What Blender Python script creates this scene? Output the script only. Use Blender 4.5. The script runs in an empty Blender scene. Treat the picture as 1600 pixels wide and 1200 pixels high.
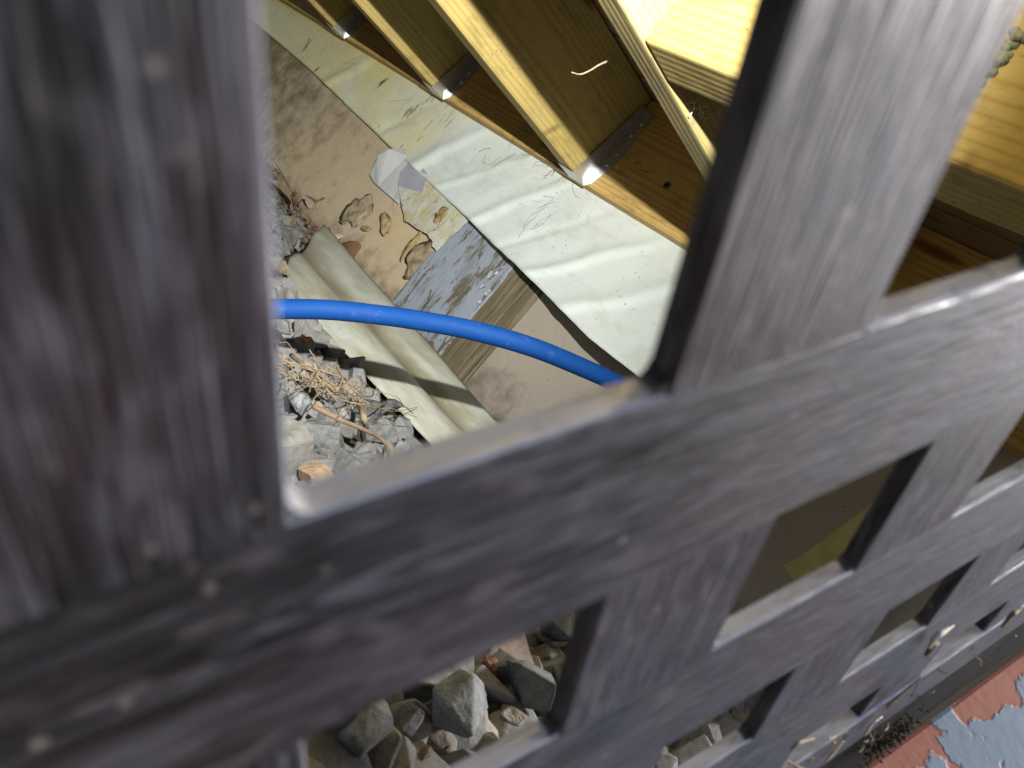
import bpy, bmesh, math, random
from mathutils import Vector, Matrix, noise
random.seed(7)
R = math.radians
sc = bpy.context.scene
col = sc.collection

# ------------------------------------------------------------------ camera
# world: X towards the house wall, Y into the space under the deck, Z up
RIGHT = Vector((0.51821, -0.55835, 0.64785)); DOWN = Vector((0.37839, -0.52964, -0.75915)); FWD = Vector((0.76699, 0.63854, -0.06319))
FPX = 1290.0
cam_d = bpy.data.cameras.new('camera'); cam = bpy.data.objects.new('camera', cam_d); col.objects.link(cam)
cam.matrix_world = Matrix(((RIGHT.x, -DOWN.x, -FWD.x, 0), (RIGHT.y, -DOWN.y, -FWD.y, 0), (RIGHT.z, -DOWN.z, -FWD.z, 0), (0, 0, 0, 1)))
cam_d.sensor_width = 36.0; cam_d.sensor_fit = 'HORIZONTAL'; cam_d.lens = FPX / 1600 * 36
cam_d.clip_start = 0.005; cam_d.clip_end = 1000
cam_d.dof.use_dof = True; cam_d.dof.focus_distance = 1.35; cam_d.dof.aperture_fstop = 18.0
sc.camera = cam

# ------------------------------------------------------------------ sky, sun, torch, exposure
SUN_EL, SUN_AZ = R(45), R(117)
w = bpy.data.worlds.new('World'); sc.world = w; w.use_nodes = True
nt = w.node_tree; nt.nodes.clear()
sky = nt.nodes.new('ShaderNodeTexSky'); sky.sky_type = 'NISHITA'; sky.sun_disc = False
sky.sun_elevation = SUN_EL; sky.sun_rotation = SUN_AZ; sky.air_density = 1.0; sky.dust_density = 3.0
bg = nt.nodes.new('ShaderNodeBackground'); bg.inputs['Strength'].default_value = 0.10
wo = nt.nodes.new('ShaderNodeOutputWorld')
nt.links.new(sky.outputs[0], bg.inputs[0]); nt.links.new(bg.outputs[0], wo.inputs[0])
sd = bpy.data.lights.new('sun', 'SUN'); sd.energy = 3.9; sd.angle = R(10); sd.color = (1, .99, .98)
so = bpy.data.objects.new('sun', sd); col.objects.link(so)
sdir = Vector((math.sin(SUN_AZ) * math.cos(SUN_EL), math.cos(SUN_AZ) * math.cos(SUN_EL), math.sin(SUN_EL)))
so.rotation_euler = sdir.to_track_quat('Z', 'Y').to_euler()
# the torch that was shone in under the deck (its shadows are in the photograph)
td = bpy.data.lights.new('torch_light', 'SPOT'); td.energy = 120; td.color = (1, .985, .93); td.shadow_soft_size = 0.009
td.spot_size = R(112); td.spot_blend = 1.0
to = bpy.data.objects.new('torch_light', td); col.objects.link(to)
to.location = (0.06, 0.09, 0.262)
to.rotation_euler = (-Vector((.27, .96, -.02))).to_track_quat('Z', 'Y').to_euler()
sc.view_settings.view_transform = 'Standard'; sc.view_settings.look = 'None'
sc.view_settings.gamma = 1; sc.view_settings.exposure = 0.9; sc.view_settings.use_curve_mapping = False

sc.cycles.max_bounces = 6; sc.cycles.diffuse_bounces = 4; sc.cycles.glossy_bounces = 3

# ------------------------------------------------------------------ helpers
def ray(px, py): return RIGHT * ((px - 800) / FPX) + DOWN * ((py - 600) / FPX) + FWD
def at(px, py, x=None, y=None, z=None, d=None, gnd=None):
    """point of the real surface (x=const, y=const, z=const, depth, ground) measured at a photo position"""
    r = ray(px, py)
    if x is not None: return r * (x / r.x)
    if y is not None: return r * (y / r.y)
    if z is not None: return r * (z / r.z)
    if d is not None: return r * d
    k = 0.5
    for _ in range(60):
        p = r * k
        k += (p.z - ground_z(p.x, p.y) - gnd) * 1.2
    return r * k
def sstep(a, b, v):
    t = max(0, min(1, (v - a) / (b - a))); return t * t * (3 - 2 * t)
def ground_z(x, y): return -0.262 + 0.07 * (max(-.3, min(x, 1.35)) - 0.42) + 0.055 * sstep(1.75, 2.4, y)
def lerp(a, b, t): return a + (b - a) * t

def mesh_obj(name, verts, faces, mat, parent=None, smooth=False):
    me = bpy.data.meshes.new(name); me.from_pydata([tuple(v) for v in verts], [], faces); me.update()
    return link(name, me, mat, parent, smooth)
def link(name, me, mat, parent=None, smooth=False):
    if mat and not me.materials: me.materials.append(mat)
    if smooth:
        for p in me.polygons: p.use_smooth = True
    o = bpy.data.objects.new(name, me); col.objects.link(o)
    if parent: o.parent = parent
    return o
def bm_obj(name, bm, mat, parent=None, smooth=False):
    bmesh.ops.recalc_face_normals(bm, faces=bm.faces)
    me = bpy.data.meshes.new(name); bm.to_mesh(me); bm.free()
    return link(name, me, mat, parent, smooth)
def tag(o, label, cat, group=None, kind=None):
    o['label'] = label
    if kind: o['kind'] = kind
    if cat: o['category'] = cat
    if group: o['group'] = group
    return o
def thing(name, label, cat, loc=(0, 0, 0), group=None):
    o = bpy.data.objects.new(name, None); col.objects.link(o); o.location = loc; o.empty_display_size = .05
    return tag(o, label, cat, group)
def box_bm(x0, x1, y0, y1, z0, z1, bev=0.0, seg=2, cuts=0, jit=0.0):
    bm = bmesh.new(); bmesh.ops.create_cube(bm, size=1)
    for v in bm.verts: v.co = Vector((lerp(x0, x1, v.co.x + .5), lerp(y0, y1, v.co.y + .5), lerp(z0, z1, v.co.z + .5)))
    if bev: bmesh.ops.bevel(bm, geom=bm.edges[:], offset=bev, segments=seg, affect='EDGES', profile=.6)
    if cuts:
        ax = max(range(3), key=lambda i: (x1 - x0, y1 - y0, z1 - z0)[i])
        lo = (x0, y0, z0)[ax]; hi = (x1, y1, z1)[ax]
        nrm = Vector((0, 0, 0)); nrm[ax] = 1
        for i in range(1, cuts):
            pt = Vector((0, 0, 0)); pt[ax] = lerp(lo, hi, i / cuts)
            bmesh.ops.bisect_plane(bm, geom=bm.verts[:] + bm.edges[:] + bm.faces[:], plane_co=pt, plane_no=nrm)
        if jit:
            for v in bm.verts: v.co += noise.noise_vector(v.co * 14) * jit
    return bm
def tube_bm(pts, rad, n=10, bm=None, cap=True):
    bm = bm or bmesh.new(); rings = []
    pts = [Vector(p) for p in pts]
    up = Vector((0.31, 0.2, 0.93))
    for i, p in enumerate(pts):
        t = (pts[min(i + 1, len(pts) - 1)] - pts[max(i - 1, 0)]).normalized()
        a = t.cross(up).normalized(); b = t.cross(a)
        r = rad(i / (len(pts) - 1)) if callable(rad) else rad
        rings.append([bm.verts.new(p + (a * math.cos(2 * math.pi * k / n) + b * math.sin(2 * math.pi * k / n)) * r) for k in range(n)])
    for i in range(len(rings) - 1):
        for k in range(n):
            bm.faces.new((rings[i][k], rings[i][(k + 1) % n], rings[i + 1][(k + 1) % n], rings[i + 1][k]))
    if cap:
        bm.faces.new(rings[0]); bm.faces.new(rings[-1][::-1])
    return bm
def catmull(pts, n=10):
    P = [Vector(p) for p in pts]; P = [P[0] * 2 - P[1]] + P + [P[-1] * 2 - P[-2]]; out = []
    for i in range(1, len(P) - 2):
        for k in range(n):
            t = k / n
            out.append(.5 * ((2 * P[i]) + (P[i + 1] - P[i - 1]) * t + (2 * P[i - 1] - 5 * P[i] + 4 * P[i + 1] - P[i + 2]) * t * t + (3 * P[i] - P[i - 1] - 3 * P[i + 1] + P[i + 2]) * t ** 3))
    out.append(P[-2]); return out

# ------------------------------------------------------------------ materials
class NT:
    def __init__(s, name, rough=.6, spec=.3, metal=0):
        s.m = bpy.data.materials.new(name); s.m.use_nodes = True; s.t = s.m.node_tree
        s.b = s.t.nodes['Principled BSDF']
        s.b.inputs['Roughness'].default_value = rough; s.b.inputs['Specular IOR Level'].default_value = spec
        s.b.inputs['Metallic'].default_value = metal
    def n(s, kind, **kw):
        nd = s.t.nodes.new(kind)
        for k, v in kw.items():
            if k.startswith('i_'): nd.inputs[k[2:].replace('_', ' ')].default_value = v
            else: setattr(nd, k, v)
        return nd
    def l(s, a, b): s.t.links.new(a, b)
    def coords(s, scale=(1, 1, 1), kind='Object', rot=(0, 0, 0)):
        tc = s.n('ShaderNodeTexCoord'); mp = s.n('ShaderNodeMapping')
        mp.inputs['Scale'].default_value = scale; mp.inputs['Rotation'].default_value = rot
        s.l(tc.outputs[kind], mp.inputs[0]); return mp.outputs[0]
    def noise(s, co, scale=5, detail=4, rough=.55, dist=0):
        x = s.n('ShaderNodeTexNoise'); x.inputs['Scale'].default_value = scale; x.inputs['Detail'].default_value = detail
        x.inputs['Roughness'].default_value = rough; x.inputs['Distortion'].default_value = dist
        s.l(co, x.inputs['Vector']); return x.outputs['Fac']
    def voro(s, co, scale, feature='F1', out='Distance', rnd=1.0):
        x = s.n('ShaderNodeTexVoronoi', feature=feature); x.inputs['Scale'].default_value = scale; x.inputs['Randomness'].default_value = rnd
        s.l(co, x.inputs['Vector']); return x.outputs[out]
    def ramp(s, fac, stops, interp='LINEAR'):
        r = s.n('ShaderNodeValToRGB'); cr = r.color_ramp; cr.interpolation = interp
        while len(cr.elements) < len(stops): cr.elements.new(.5)
        for e, (p, c) in zip(cr.elements, stops):
            e.position = p; e.color = (c, c, c, 1) if isinstance(c, (int, float)) else (*c, 1)
        s.l(fac, r.inputs[0]); return r.outputs[0]
    def mix(s, fac, a, b, blend='MIX'):
        x = s.n('ShaderNodeMix', data_type='RGBA', blend_type=blend)
        for sock, v in ((x.inputs[0], fac), (x.inputs[6], a), (x.inputs[7], b)):
            if isinstance(v, (int, float)): sock.default_value = v
            elif isinstance(v, tuple): sock.default_value = (*v, 1)
            else: s.l(v, sock)
        return x.outputs[2]
    def math(s, op, a, b=0.0):
        x = s.n('ShaderNodeMath', operation=op)
        for sock, v in ((x.inputs[0], a), (x.inputs[1], b)):
            if isinstance(v, (int, float)): sock.default_value = v
            else: s.l(v, sock)
        return x.outputs[0]
    def color(s, c):
        if isinstance(c, tuple): s.b.inputs['Base Color'].default_value = (*c, 1)
        else: s.l(c, s.b.inputs['Base Color'])
    def rough(s, f): s.l(f, s.b.inputs['Roughness'])
    def bump(s, h, strength=.3, dist=.002, prev=None):
        x = s.n('ShaderNodeBump'); x.inputs['Strength'].default_value = strength; x.inputs['Distance'].default_value = dist
        s.l(h, x.inputs['Height'])
        if prev: s.l(prev, x.inputs['Normal'])
        s.l(x.outputs[0], s.b.inputs['Normal']); return x.outputs[0]

def m_lattice():
    t = NT('dark_woodgrain_plastic', .45, .58); t.b.inputs['Specular Tint'].default_value = (.93, .94, 1, 1)
    co = t.coords(); oi = t.n('ShaderNodeObjectInfo'); off = t.n('ShaderNodeVectorMath', operation='ADD')
    sh = t.n('ShaderNodeVectorMath', operation='SCALE'); sh.inputs[0].default_value = (1.7, 3.1, .4); t.l(oi.outputs['Random'], sh.inputs['Scale'])
    t.l(co, off.inputs[0]); t.l(sh.outputs[0], off.inputs[1]); cw = off.outputs[0]
    def stretched(sc):
        m = t.n('ShaderNodeMapping'); m.inputs['Scale'].default_value = sc; t.l(cw, m.inputs[0]); return m.outputs[0]
    w = t.noise(stretched((26, 190, 190)), 1, 3, .65, 1.3)          # broad embossed grain
    g = t.noise(stretched((34, 420, 420)), 1, 2, .62, .9)           # fine grain
    g2 = t.noise(stretched((45, 1150, 1150)), 1, 1, .6, 0); big = t.noise(cw, 22, 1); mot = t.noise(stretched((70, 170, 170)), 1, 2, .65)
    c = t.ramp(w, [(.44, (.0008, .0008, .0013)), (.505, (.005, .0048, .0065)), (.55, (.022, .022, .029)), (.66, (.066, .067, .083))])
    c = t.mix(t.ramp(g, [(.45, .0), (.58, .5)]), c, (.024, .021, .026))
    c = t.mix(t.ramp(big, [(.45, 0.), (.66, .5)]), c, (.046, .030, .037))
    c = t.mix(t.ramp(mot, [(.53, 0.), (.66, .65)]), c, (.075, .067, .078))
    c = t.mix(t.ramp(g2, [(.45, 0.), (.62, .4)]), c, (.05, .045, .052))
    spots = t.ramp(t.math('ADD', t.voro(cw, 120), t.math('MULTIPLY', g, .25)), [(.14, 1.), (.24, 0.)])
    sel = t.ramp(t.noise(cw, 40, 1), [(.52, 0.), (.57, .8)])
    c = t.mix(t.math('MULTIPLY', spots, sel), c, (.22, .19, .17))
    # skylight on the bars' upward faces, painted in as a paler colour
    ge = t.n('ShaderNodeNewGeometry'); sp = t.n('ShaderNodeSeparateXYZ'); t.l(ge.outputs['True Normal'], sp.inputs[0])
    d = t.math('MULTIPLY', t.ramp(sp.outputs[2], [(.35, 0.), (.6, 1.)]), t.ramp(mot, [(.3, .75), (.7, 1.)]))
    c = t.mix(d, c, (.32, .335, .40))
    t.color(c); t.rough(t.ramp(mot, [(.35, .25), (.7, .40)]))
    hsum = t.math('ADD', t.math('ADD', t.math('MULTIPLY', w, .45), t.math('MULTIPLY', g, .40)), t.math('ADD', t.math('MULTIPLY', mot, .3), t.math('MULTIPLY', g2, .42))); t.bump(hsum, .5, .0018); return t.m
def m_timber(name, base=(.45, .355, .13), dark=(.33, .225, .062), stain=.55, grey=.3):
    t = NT(name, .62, .25)
    co = t.coords(); ln = t.coords((1.2, 20, 20)); 
    wv = t.n('ShaderNodeTexWave', wave_type='RINGS', rings_direction='X'); wv.inputs['Scale'].default_value = 1.0
    off = t.n('ShaderNodeVectorMath', operation='ADD'); off.inputs[1].default_value = (0, 1.9, -2.7)
    sc2 = t.coords((.9, 26, 26)); t.l(sc2, off.inputs[0]); t.l(off.outputs[0], wv.inputs['Vector'])
    wv.inputs['Distortion'].default_value = 2.2; wv.inputs['Detail'].default_value = 2; wv.inputs['Detail Scale'].default_value = .8
    wv.inputs['Scale'].default_value = 1.6
    fine = t.noise(t.coords((10, 420, 420)), 1, 3)
    c = t.mix(t.ramp(wv.outputs['Fac'], [(.2, 0.), (.75, .2), (1, .75)]), base, dark)
    c = t.mix(t.math('MULTIPLY', fine, .35), c, dark)
    s1 = t.noise(t.coords((3, 9, 9)), 3.4, 7, .72)
    c = t.mix(t.math('MULTIPLY', t.ramp(s1, [(.52, 0.), (.7, 1.)]), stain), c, (.10, .065, .03))
    s2 = t.noise(t.coords((4, 7, 7)), 4.5, 5, .7)
    c = t.mix(t.math('MULTIPLY', t.ramp(s2, [(.55, 0.), (.66, 1.)]), grey), c, (.23, .20, .13))
    sp = t.ramp(t.voro(t.coords((60, 130, 130)), 1.0), [(.05, 1.), (.17, 0.)])
    sel = t.ramp(t.noise(co, 13, 3), [(.50, 0.), (.58, .9)])
    c = t.mix(t.math('MULTIPLY', sp, sel), c, (.05, .035, .02))
    kn = t.ramp(t.voro(t.coords((2.6, 13, 13)), 1.0), [(.03, 1.), (.11, .75), (.15, 0.)])
    c = t.mix(kn, c, (.16, .075, .025))
    t.color(c); n = t.bump(wv.outputs['Fac'], .12, .002); t.bump(fine, .25, .0008, n); return t.m
def m_simple(name, c, rough=.6, spec=.3, metal=0, nscale=60, amt=.25, bump=.2, bd=.001, c2=None):
    t = NT(name, rough, spec, metal); co = t.coords(); f = t.noise(co, nscale, 5, .6)
    c2 = c2 or tuple(v * .55 for v in c)
    t.color(t.mix(t.ramp(f, [(.38, 0.), (.68, amt * 2)]), c, c2))
    t.bump(f, bump, bd); return t.m
def m_wall():
    t = NT('beige_render', .85, .15); co = t.coords()
    big = t.noise(co, 5, 5, .65); f = t.noise(co, 70, 4)
    c = t.mix(t.ramp(big, [(.35, 0.), (.65, 1.)]), (.54, .43, .27), (.47, .39, .28))
    # grime near the foot of the wall; the panel on the near side of the post is a greyer render
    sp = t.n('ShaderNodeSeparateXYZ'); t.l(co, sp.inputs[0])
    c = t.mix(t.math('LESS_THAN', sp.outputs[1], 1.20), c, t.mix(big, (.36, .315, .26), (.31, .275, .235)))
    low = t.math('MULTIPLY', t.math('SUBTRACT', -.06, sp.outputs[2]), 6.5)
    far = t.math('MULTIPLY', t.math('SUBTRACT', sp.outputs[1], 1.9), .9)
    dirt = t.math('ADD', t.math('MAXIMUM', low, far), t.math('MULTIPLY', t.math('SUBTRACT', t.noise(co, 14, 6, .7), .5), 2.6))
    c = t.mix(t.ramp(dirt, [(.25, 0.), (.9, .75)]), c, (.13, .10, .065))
    spk = t.ramp(t.voro(co, 55), [(.06, 1.), (.12, 0.)]); sel = t.ramp(t.noise(co, 18, 2), [(.57, 0.), (.62, .8)])
    c = t.mix(t.math('MULTIPLY', spk, sel), c, (.07, .05, .035))
    n = t.bump(t.noise(co, 22, 5, .6), .5, .005); t.color(c); t.bump(f, .4, .0015, n); return t.m
def m_membrane():
    t = NT('white_membrane', .38, .4); co = t.coords()
    big = t.noise(co, 4, 4)
    sp = t.n('ShaderNodeSeparateXYZ'); t.l(co, sp.inputs[0])
    c = t.mix(t.ramp(big, [(.4, 0.), (.7, .5)]), (.66, .72, .69), (.56, .61, .57))
    far = t.math('ADD', t.math('MULTIPLY', t.math('SUBTRACT', sp.outputs[1], 1.75), 1.3), t.math('MULTIPLY', t.math('SUBTRACT', big, .5), 1.4))
    c = t.mix(t.ramp(far, [(.0, 0.), (.7, .75)]), c, (.66, .57, .19))
    mo = t.noise(t.coords((30, 16, 5)), 1.2, 6, .75)
    sel = t.ramp(far, [(-.0, .0), (.6, 1.)])
    c = t.mix(t.math('MULTIPLY', t.ramp(mo, [(.60, 0.), (.66, .95)]), sel), c, (.07, .055, .025))
    spk = t.ramp(t.voro(t.coords((90, 70, 40)), 1.), [(.06, 1.), (.13, 0.)]); s2 = t.ramp(t.noise(co, 10, 3), [(.50, 0.), (.58, .8)])
    c = t.mix(t.math('MULTIPLY', spk, s2), c, (.10, .10, .08))
    c = t.mix(t.ramp(t.noise(t.coords((9, 7, 14)), 1.5, 6, .7), [(.5, 0.), (.75, .5)]), c, (.40, .41, .33))
    t.color(c)
    cr = t.noise(t.coords((6, 5, 2.2), rot=(R(28), 0, 0)), 2.0, 3, .5, .4)
    n = t.bump(cr, .16, .02); t.bump(t.noise(co, 150, 3), .05, .001, n); return t.m
def m_sheet():
    t = NT('stained_sheet', .6, .25); co = t.coords()
    c = t.mix(t.noise(co, 18, 5, .65), (.62, .63, .56), (.42, .42, .35))
    c = t.mix(t.ramp(t.noise(co, 16, 6, .7), [(.48, 0.), (.62, .7)]), c, (.46, .39, .18))
    c = t.mix(t.ramp(t.noise(co, 42, 6, .75), [(.56, 0.), (.68, .8)]), c, (.20, .15, .09))
    t.color(c); t.bump(t.noise(co, 40, 6, .7), .7, .006); return t.m
def m_peel():
    t = NT('peeling_grey_paint', .6, .3); co = t.coords((1, 1, .28)); c0 = t.coords()
    a = t.noise(co, 40, 7, .76, .6); b = t.noise(t.coords((90, 90, 8)), 1, 4)
    wood = t.mix(b, (.22, .19, .14), (.06, .055, .04))
    paint = t.mix(t.noise(c0, 30, 3), (.33, .36, .42), (.24, .27, .33))
    m = t.ramp(a, [(.545, 0.), (.565, 1.)])
    c = t.mix(m, paint, wood)
    c = t.mix(t.ramp(a, [(.53, 0.), (.542, .8), (.555, 0.)]), c, (.5, .5, .42))
    mo = t.noise(t.coords((14, 14, 4)), 1.6, 5, .7); c = t.mix(t.ramp(mo, [(.54, 0.), (.68, .6)]), c, (.10, .11, .06))
    t.color(c); t.bump(t.ramp(a, [(.535, 1.), (.57, 0.)]), .7, .002); return t.m
def m_oldwood():
    t = NT('bare_old_wood', .8, .15); g = t.noise(t.coords((140, 140, 6)), 1, 5, .65, .3); b = t.noise(t.coords(), 12, 4)
    c = t.ramp(g, [(.3, (.06, .048, .03)), (.55, (.19, .155, .10)), (.75, (.30, .26, .18))])
    c = t.mix(t.ramp(b, [(.45, 0.), (.65, .6)]), c, (.10, .085, .05))
    t.color(c); t.bump(g, .5, .002); return t.m
def m_stone():
    t = NT('crushed_stone', .82, .25); co = t.coords(); g = t.n('ShaderNodeNewGeometry')
    f = t.noise(co, 110, 6, .7); v = t.noise(co, 34, 4, .6)
    base = t.ramp(g.outputs['Random Per Island'], [(0, (.115, .118, .118)), (.35, (.17, .175, .175)), (.62, (.13, .132, .13)), (.90, (.19, .185, .17)), (.95, (.22, .18, .14)), (.975, (.17, .12, .09)), (1, (.27, .235, .19))])
    c = t.mix(t.ramp(f, [(.4, 0.), (.72, .55)]), base, (.30, .30, .28))
    c = t.mix(t.ramp(v, [(.48, 0.), (.7, .5)]), c, (.07, .065, .058))
    t.color(c); n = t.bump(v, .5, .006); t.bump(f, .7, .003, n); return t.m
def m_soil():
    t = NT('soil', .95, .1); co = t.coords(); f = t.noise(co, 30, 8, .7); b = t.noise(co, 3, 4)
    c = t.ramp(f, [(.3, (.03, .023, .016)), (.6, (.085, .066, .046)), (.8, (.17, .14, .10))])
    t.color(t.mix(t.ramp(b, [(.4, 0.), (.7, .5)]), c, (.11, .10, .075))); t.bump(f, .8, .01); return t.m
def m_flaked():
    t = NT('flaking_blue_over_orange', .55, .3); co = t.coords()
    sp = t.n('ShaderNodeSeparateXYZ'); t.l(co, sp.inputs[0])
    a = t.noise(t.coords((1, 1.25, 1)), 26, 4, .5, .25)
    edge = t.math('MAXIMUM', t.math('MULTIPLY', t.math('SUBTRACT', .026, t.math('ABSOLUTE', sp.outputs[2])), 6.5), 0.0)
    v = t.math('ADD', a, edge)
    m = t.ramp(v, [(.565, 0.), (.58, 1.)])
    blue = t.mix(t.noise(co, 40, 4), (.53, .60, .65), (.42, .48, .52))
    org = t.mix(t.noise(co, 60, 4), (.80, .32, .20), (.64, .23, .15))
    c = t.mix(m, blue, org); t.color(c)
    n = t.bump(t.ramp(v, [(.555, 1.), (.59, 0.)]), .4, .0008); t.bump(t.noise(co, 160, 3), .15, .001, n); return t.m
def m_trim():
    t = NT('dirty_white_vinyl', .42, .4); co = t.coords()
    a = t.noise(t.coords((9, 2.2, 9)), 2.2, 5, .65); b = t.noise(co, 7, 3)
    c = t.mix(t.ramp(a, [(.38, 0.), (.66, .9)]), (.55, .58, .53), (.30, .28, .18))
    spk = t.ramp(t.voro(co, 90), [(.07, 1.), (.13, 0.)]); s2 = t.ramp(t.noise(co, 14, 3), [(.48, 0.), (.56, .9)])
    c = t.mix(t.math('MULTIPLY', spk, s2), c, (.09, .08, .05))
    # greenish grime that gathered in the channel
    at_ = t.n('ShaderNodeAttribute', attribute_name='grime')
    c = t.mix(t.math('MULTIPLY', at_.outputs['Fac'], t.ramp(b, [(.3, .6), (.6, 1.)])), c, (.15, .125, .06))
    t.color(c); t.bump(a, .06, .002); return t.m

def m_pipe():
    t = NT('blue_polyethylene', .65, .12); co = t.coords()
    c = t.mix(t.noise(co, 30, 4), (.003, .034, .16), (.004, .043, .175))
    sc_ = t.ramp(t.noise(t.coords((20, 160, 160)), 1, 5, .7), [(.66, 0.), (.74, .5)])
    c = t.mix(sc_, c, (.05, .13, .30))
    ds = t.ramp(t.noise(co, 55, 6, .75), [(.58, 0.), (.72, .5)])
    c = t.mix(ds, c, (.06, .09, .16)); t.color(c); t.bump(t.noise(co, 140, 4), .2, .0008); return t.m
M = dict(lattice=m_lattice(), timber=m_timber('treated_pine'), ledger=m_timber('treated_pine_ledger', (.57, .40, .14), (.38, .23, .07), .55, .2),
    dusty=m_timber('dusty_pine', (.44, .37, .17), (.34, .26, .10), .45, .75),
    deck=m_timber('deck_pine', (.28, .19, .09), (.16, .10, .045), .5, .4),
    wall=m_wall(), sheet=m_sheet(), mortar=m_simple('broken_mortar', (.42, .34, .23), .9, .12, 0, 45, .45, 1.0, .010, (.20, .16, .10)), membrane=m_membrane(), peel=m_peel(), oldwood=m_oldwood(), stone=m_stone(), soil=m_soil(), flaked=m_flaked(), trim=m_trim(),
    galv=m_simple('galvanised_steel', (.62, .64, .65), .33, .5, .85, 45, .25, .06),
    pipe=m_pipe(),
    screw=m_simple('green_coated_screw', (.09, .13, .11), .5, .5, .2, 200, .2),
    blackrub=m_simple('black_plastic', (.005, .005, .0055), .8, .08, 0, 60, .2, .25, .001, (.03, .028, .026)),
    straw=m_simple('dry_straw', (.29, .225, .145), .8, .2, 0, 120, .3, .3, .001, (.12, .085, .055)),
    twig=m_simple('dead_twig', (.22, .16, .105), .85, .15, 0, 90, .3, .5, .001),
    leaf=m_simple('dry_leaf', (.20, .125, .075), .75, .25, 0, 60, .3, .3),
    pale=m_simple('pale_fibre', (.66, .58, .48), .8, .2, 0, 100, .15),
    foam=m_simple('yellow_foam', (.36, .29, .16), .9, .1, 0, 60, .45, 1.0, .006, (.22, .14, .05)),
    web=m_simple('dirty_cobweb', (.10, .085, .06), .9, .1, 0, 100, .2),
    moss=m_simple('olive_moss', (.02, .019, .009), .95, .1, 0, 90, .4, .8, .003, (.035, .03, .012)),
    olive=m_simple('olive_dimmed_strip', (.42, .40, .17), .6, .3, 0, 20, .25, .1),
    whitemet=m_simple('white_painted_metal', (.60, .63, .62), .30, .5, .15, 20, .15, .05),
    greymet=m_simple('grey_lilac_plastic', (.36, .37, .42), .5, .4, 0, 20, .15, .05),
    lichen=m_simple('pale_lichen_foam', (.26, .25, .14), .9, .1, 0, 60, .35, .8, .004, (.10, .09, .04)))

# ------------------------------------------------------------------ ground
XW = 1.307          # face of the house wall
XL = 1.26           # face of the ledger
ZJ = 0.309          # underside of joists
xs = [-60, -20, -6, -2] + [i * .06 for i in range(-10, 24)] + [2.5, 8, 25, 60]
ys = [-60, -20, -6, -2, -.8] + [i * .06 for i in range(-6, 46)] + [3.5, 6, 20, 60]
vs = [(x, y, ground_z(x, y) - .012 + .014 * noise.noise((x * 9, y * 9, 0))) for y in ys for x in xs]
fs = [(j * len(xs) + i, j * len(xs) + i + 1, (j + 1) * len(xs) + i + 1, (j + 1) * len(xs) + i) for j in range(len(ys) - 1) for i in range(len(xs) - 1)]
g = mesh_obj('ground', vs, fs, M['soil'], smooth=True); g['kind'] = 'structure'; g['label'] = 'bare brown soil under the deck and outside the lattice'

# ------------------------------------------------------------------ house wall
ht = thing('house_wall', 'beige rendered house wall behind the pipe and below the white membrane', 'wall', (XW, 0, 0))
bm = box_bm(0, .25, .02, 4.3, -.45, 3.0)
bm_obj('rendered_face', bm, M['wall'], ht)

# ------------------------------------------------------------------ deck: ledger, joists, blocking, boards
DJ = 0.225
lt = box_bm(-2.0, 2.0, 0, .0455, 0, DJ, .003, 2, 24, .0012)      # local x along length
led = bm_obj('ledger_board', lt, M['ledger'])
led.matrix_world = Matrix.Translation((XL, 2.04, ZJ + .002)) @ Matrix(((0, 1, 0, 0), (1, 0, 0, 0), (0, 0, 1, 0), (0, 0, 0, 1)))
tag(led, 'long brown ledger timber fixed to the wall above the white membrane, carrying the metal hangers', 'timber')
JY = [0.672, 1.258, 1.845, 2.44]
jl = ['nearest pine floor joist, its dusty grey underside running beside the thick pale blocking timber',
      'bright yellow pine joist in the middle of the opening, second nearest',
      'pine joist third from the camera, its lit edge a narrow yellow band',
      'farthest pine joist, only its end showing at the top of the opening']
joists = []
for i, y in enumerate(JY):
    bm = box_bm(-1.25, 1.25, 0, .046, 0, DJ, .0035, 2, 26, .0014)
    o = bm_obj('floor_joist', bm, M['dusty' if i == 0 else 'timber']); o.location = (XL - 1.255, y, ZJ); joists.append(o)
    tag(o, jl[i], 'joist', 'floor joists under the deck')
# blocking timber between the nearest joist and the rim
bm = box_bm(-.26, .26, 0, .07, 0, .16, .006, 3, 14, .0015)
o = bm_obj('blocking_timber', bm, M['timber'])
o.matrix_world = Matrix.Translation((.60, .41, ZJ + .001)) @ Matrix(((0, 1, 0, 0), (1, 0, 0, 0), (0, 0, 1, 0), (0, 0, 0, 1)))
tag(o, 'short thick pale pine blocking timber butted square against the nearest joist', 'timber')
bm = box_bm(-1.3, 1.3, 0, .045, 0, DJ, .003)
o = bm_obj('rim_joist', bm, M['timber']); o.location = (-.06, .10, ZJ); tag(o, 'pine rim joist along the deck edge right behind the lattice', 'joist')
dk = thing('deck_platform', 'deck of timber planks laid on top of the joists', 'deck', (0, 0, ZJ + DJ))
bm = box_bm(-2.05, 2.05, 0, .117, 0.003, .028, .003); me = bpy.data.meshes.new('plank'); bm.to_mesh(me); bm.free(); me.materials.append(M['deck'])
for i in range(22):
    p = bpy.data.objects.new('plank', me); col.objects.link(p); p.parent = dk
    p.matrix_local = Matrix.Translation((XW - .12 * (i + 1), 2.1, 0)) @ Matrix(((0, 1, 0, 0), (1, 0, 0, 0), (0, 0, 1, 0), (0, 0, 0, 1)))
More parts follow.
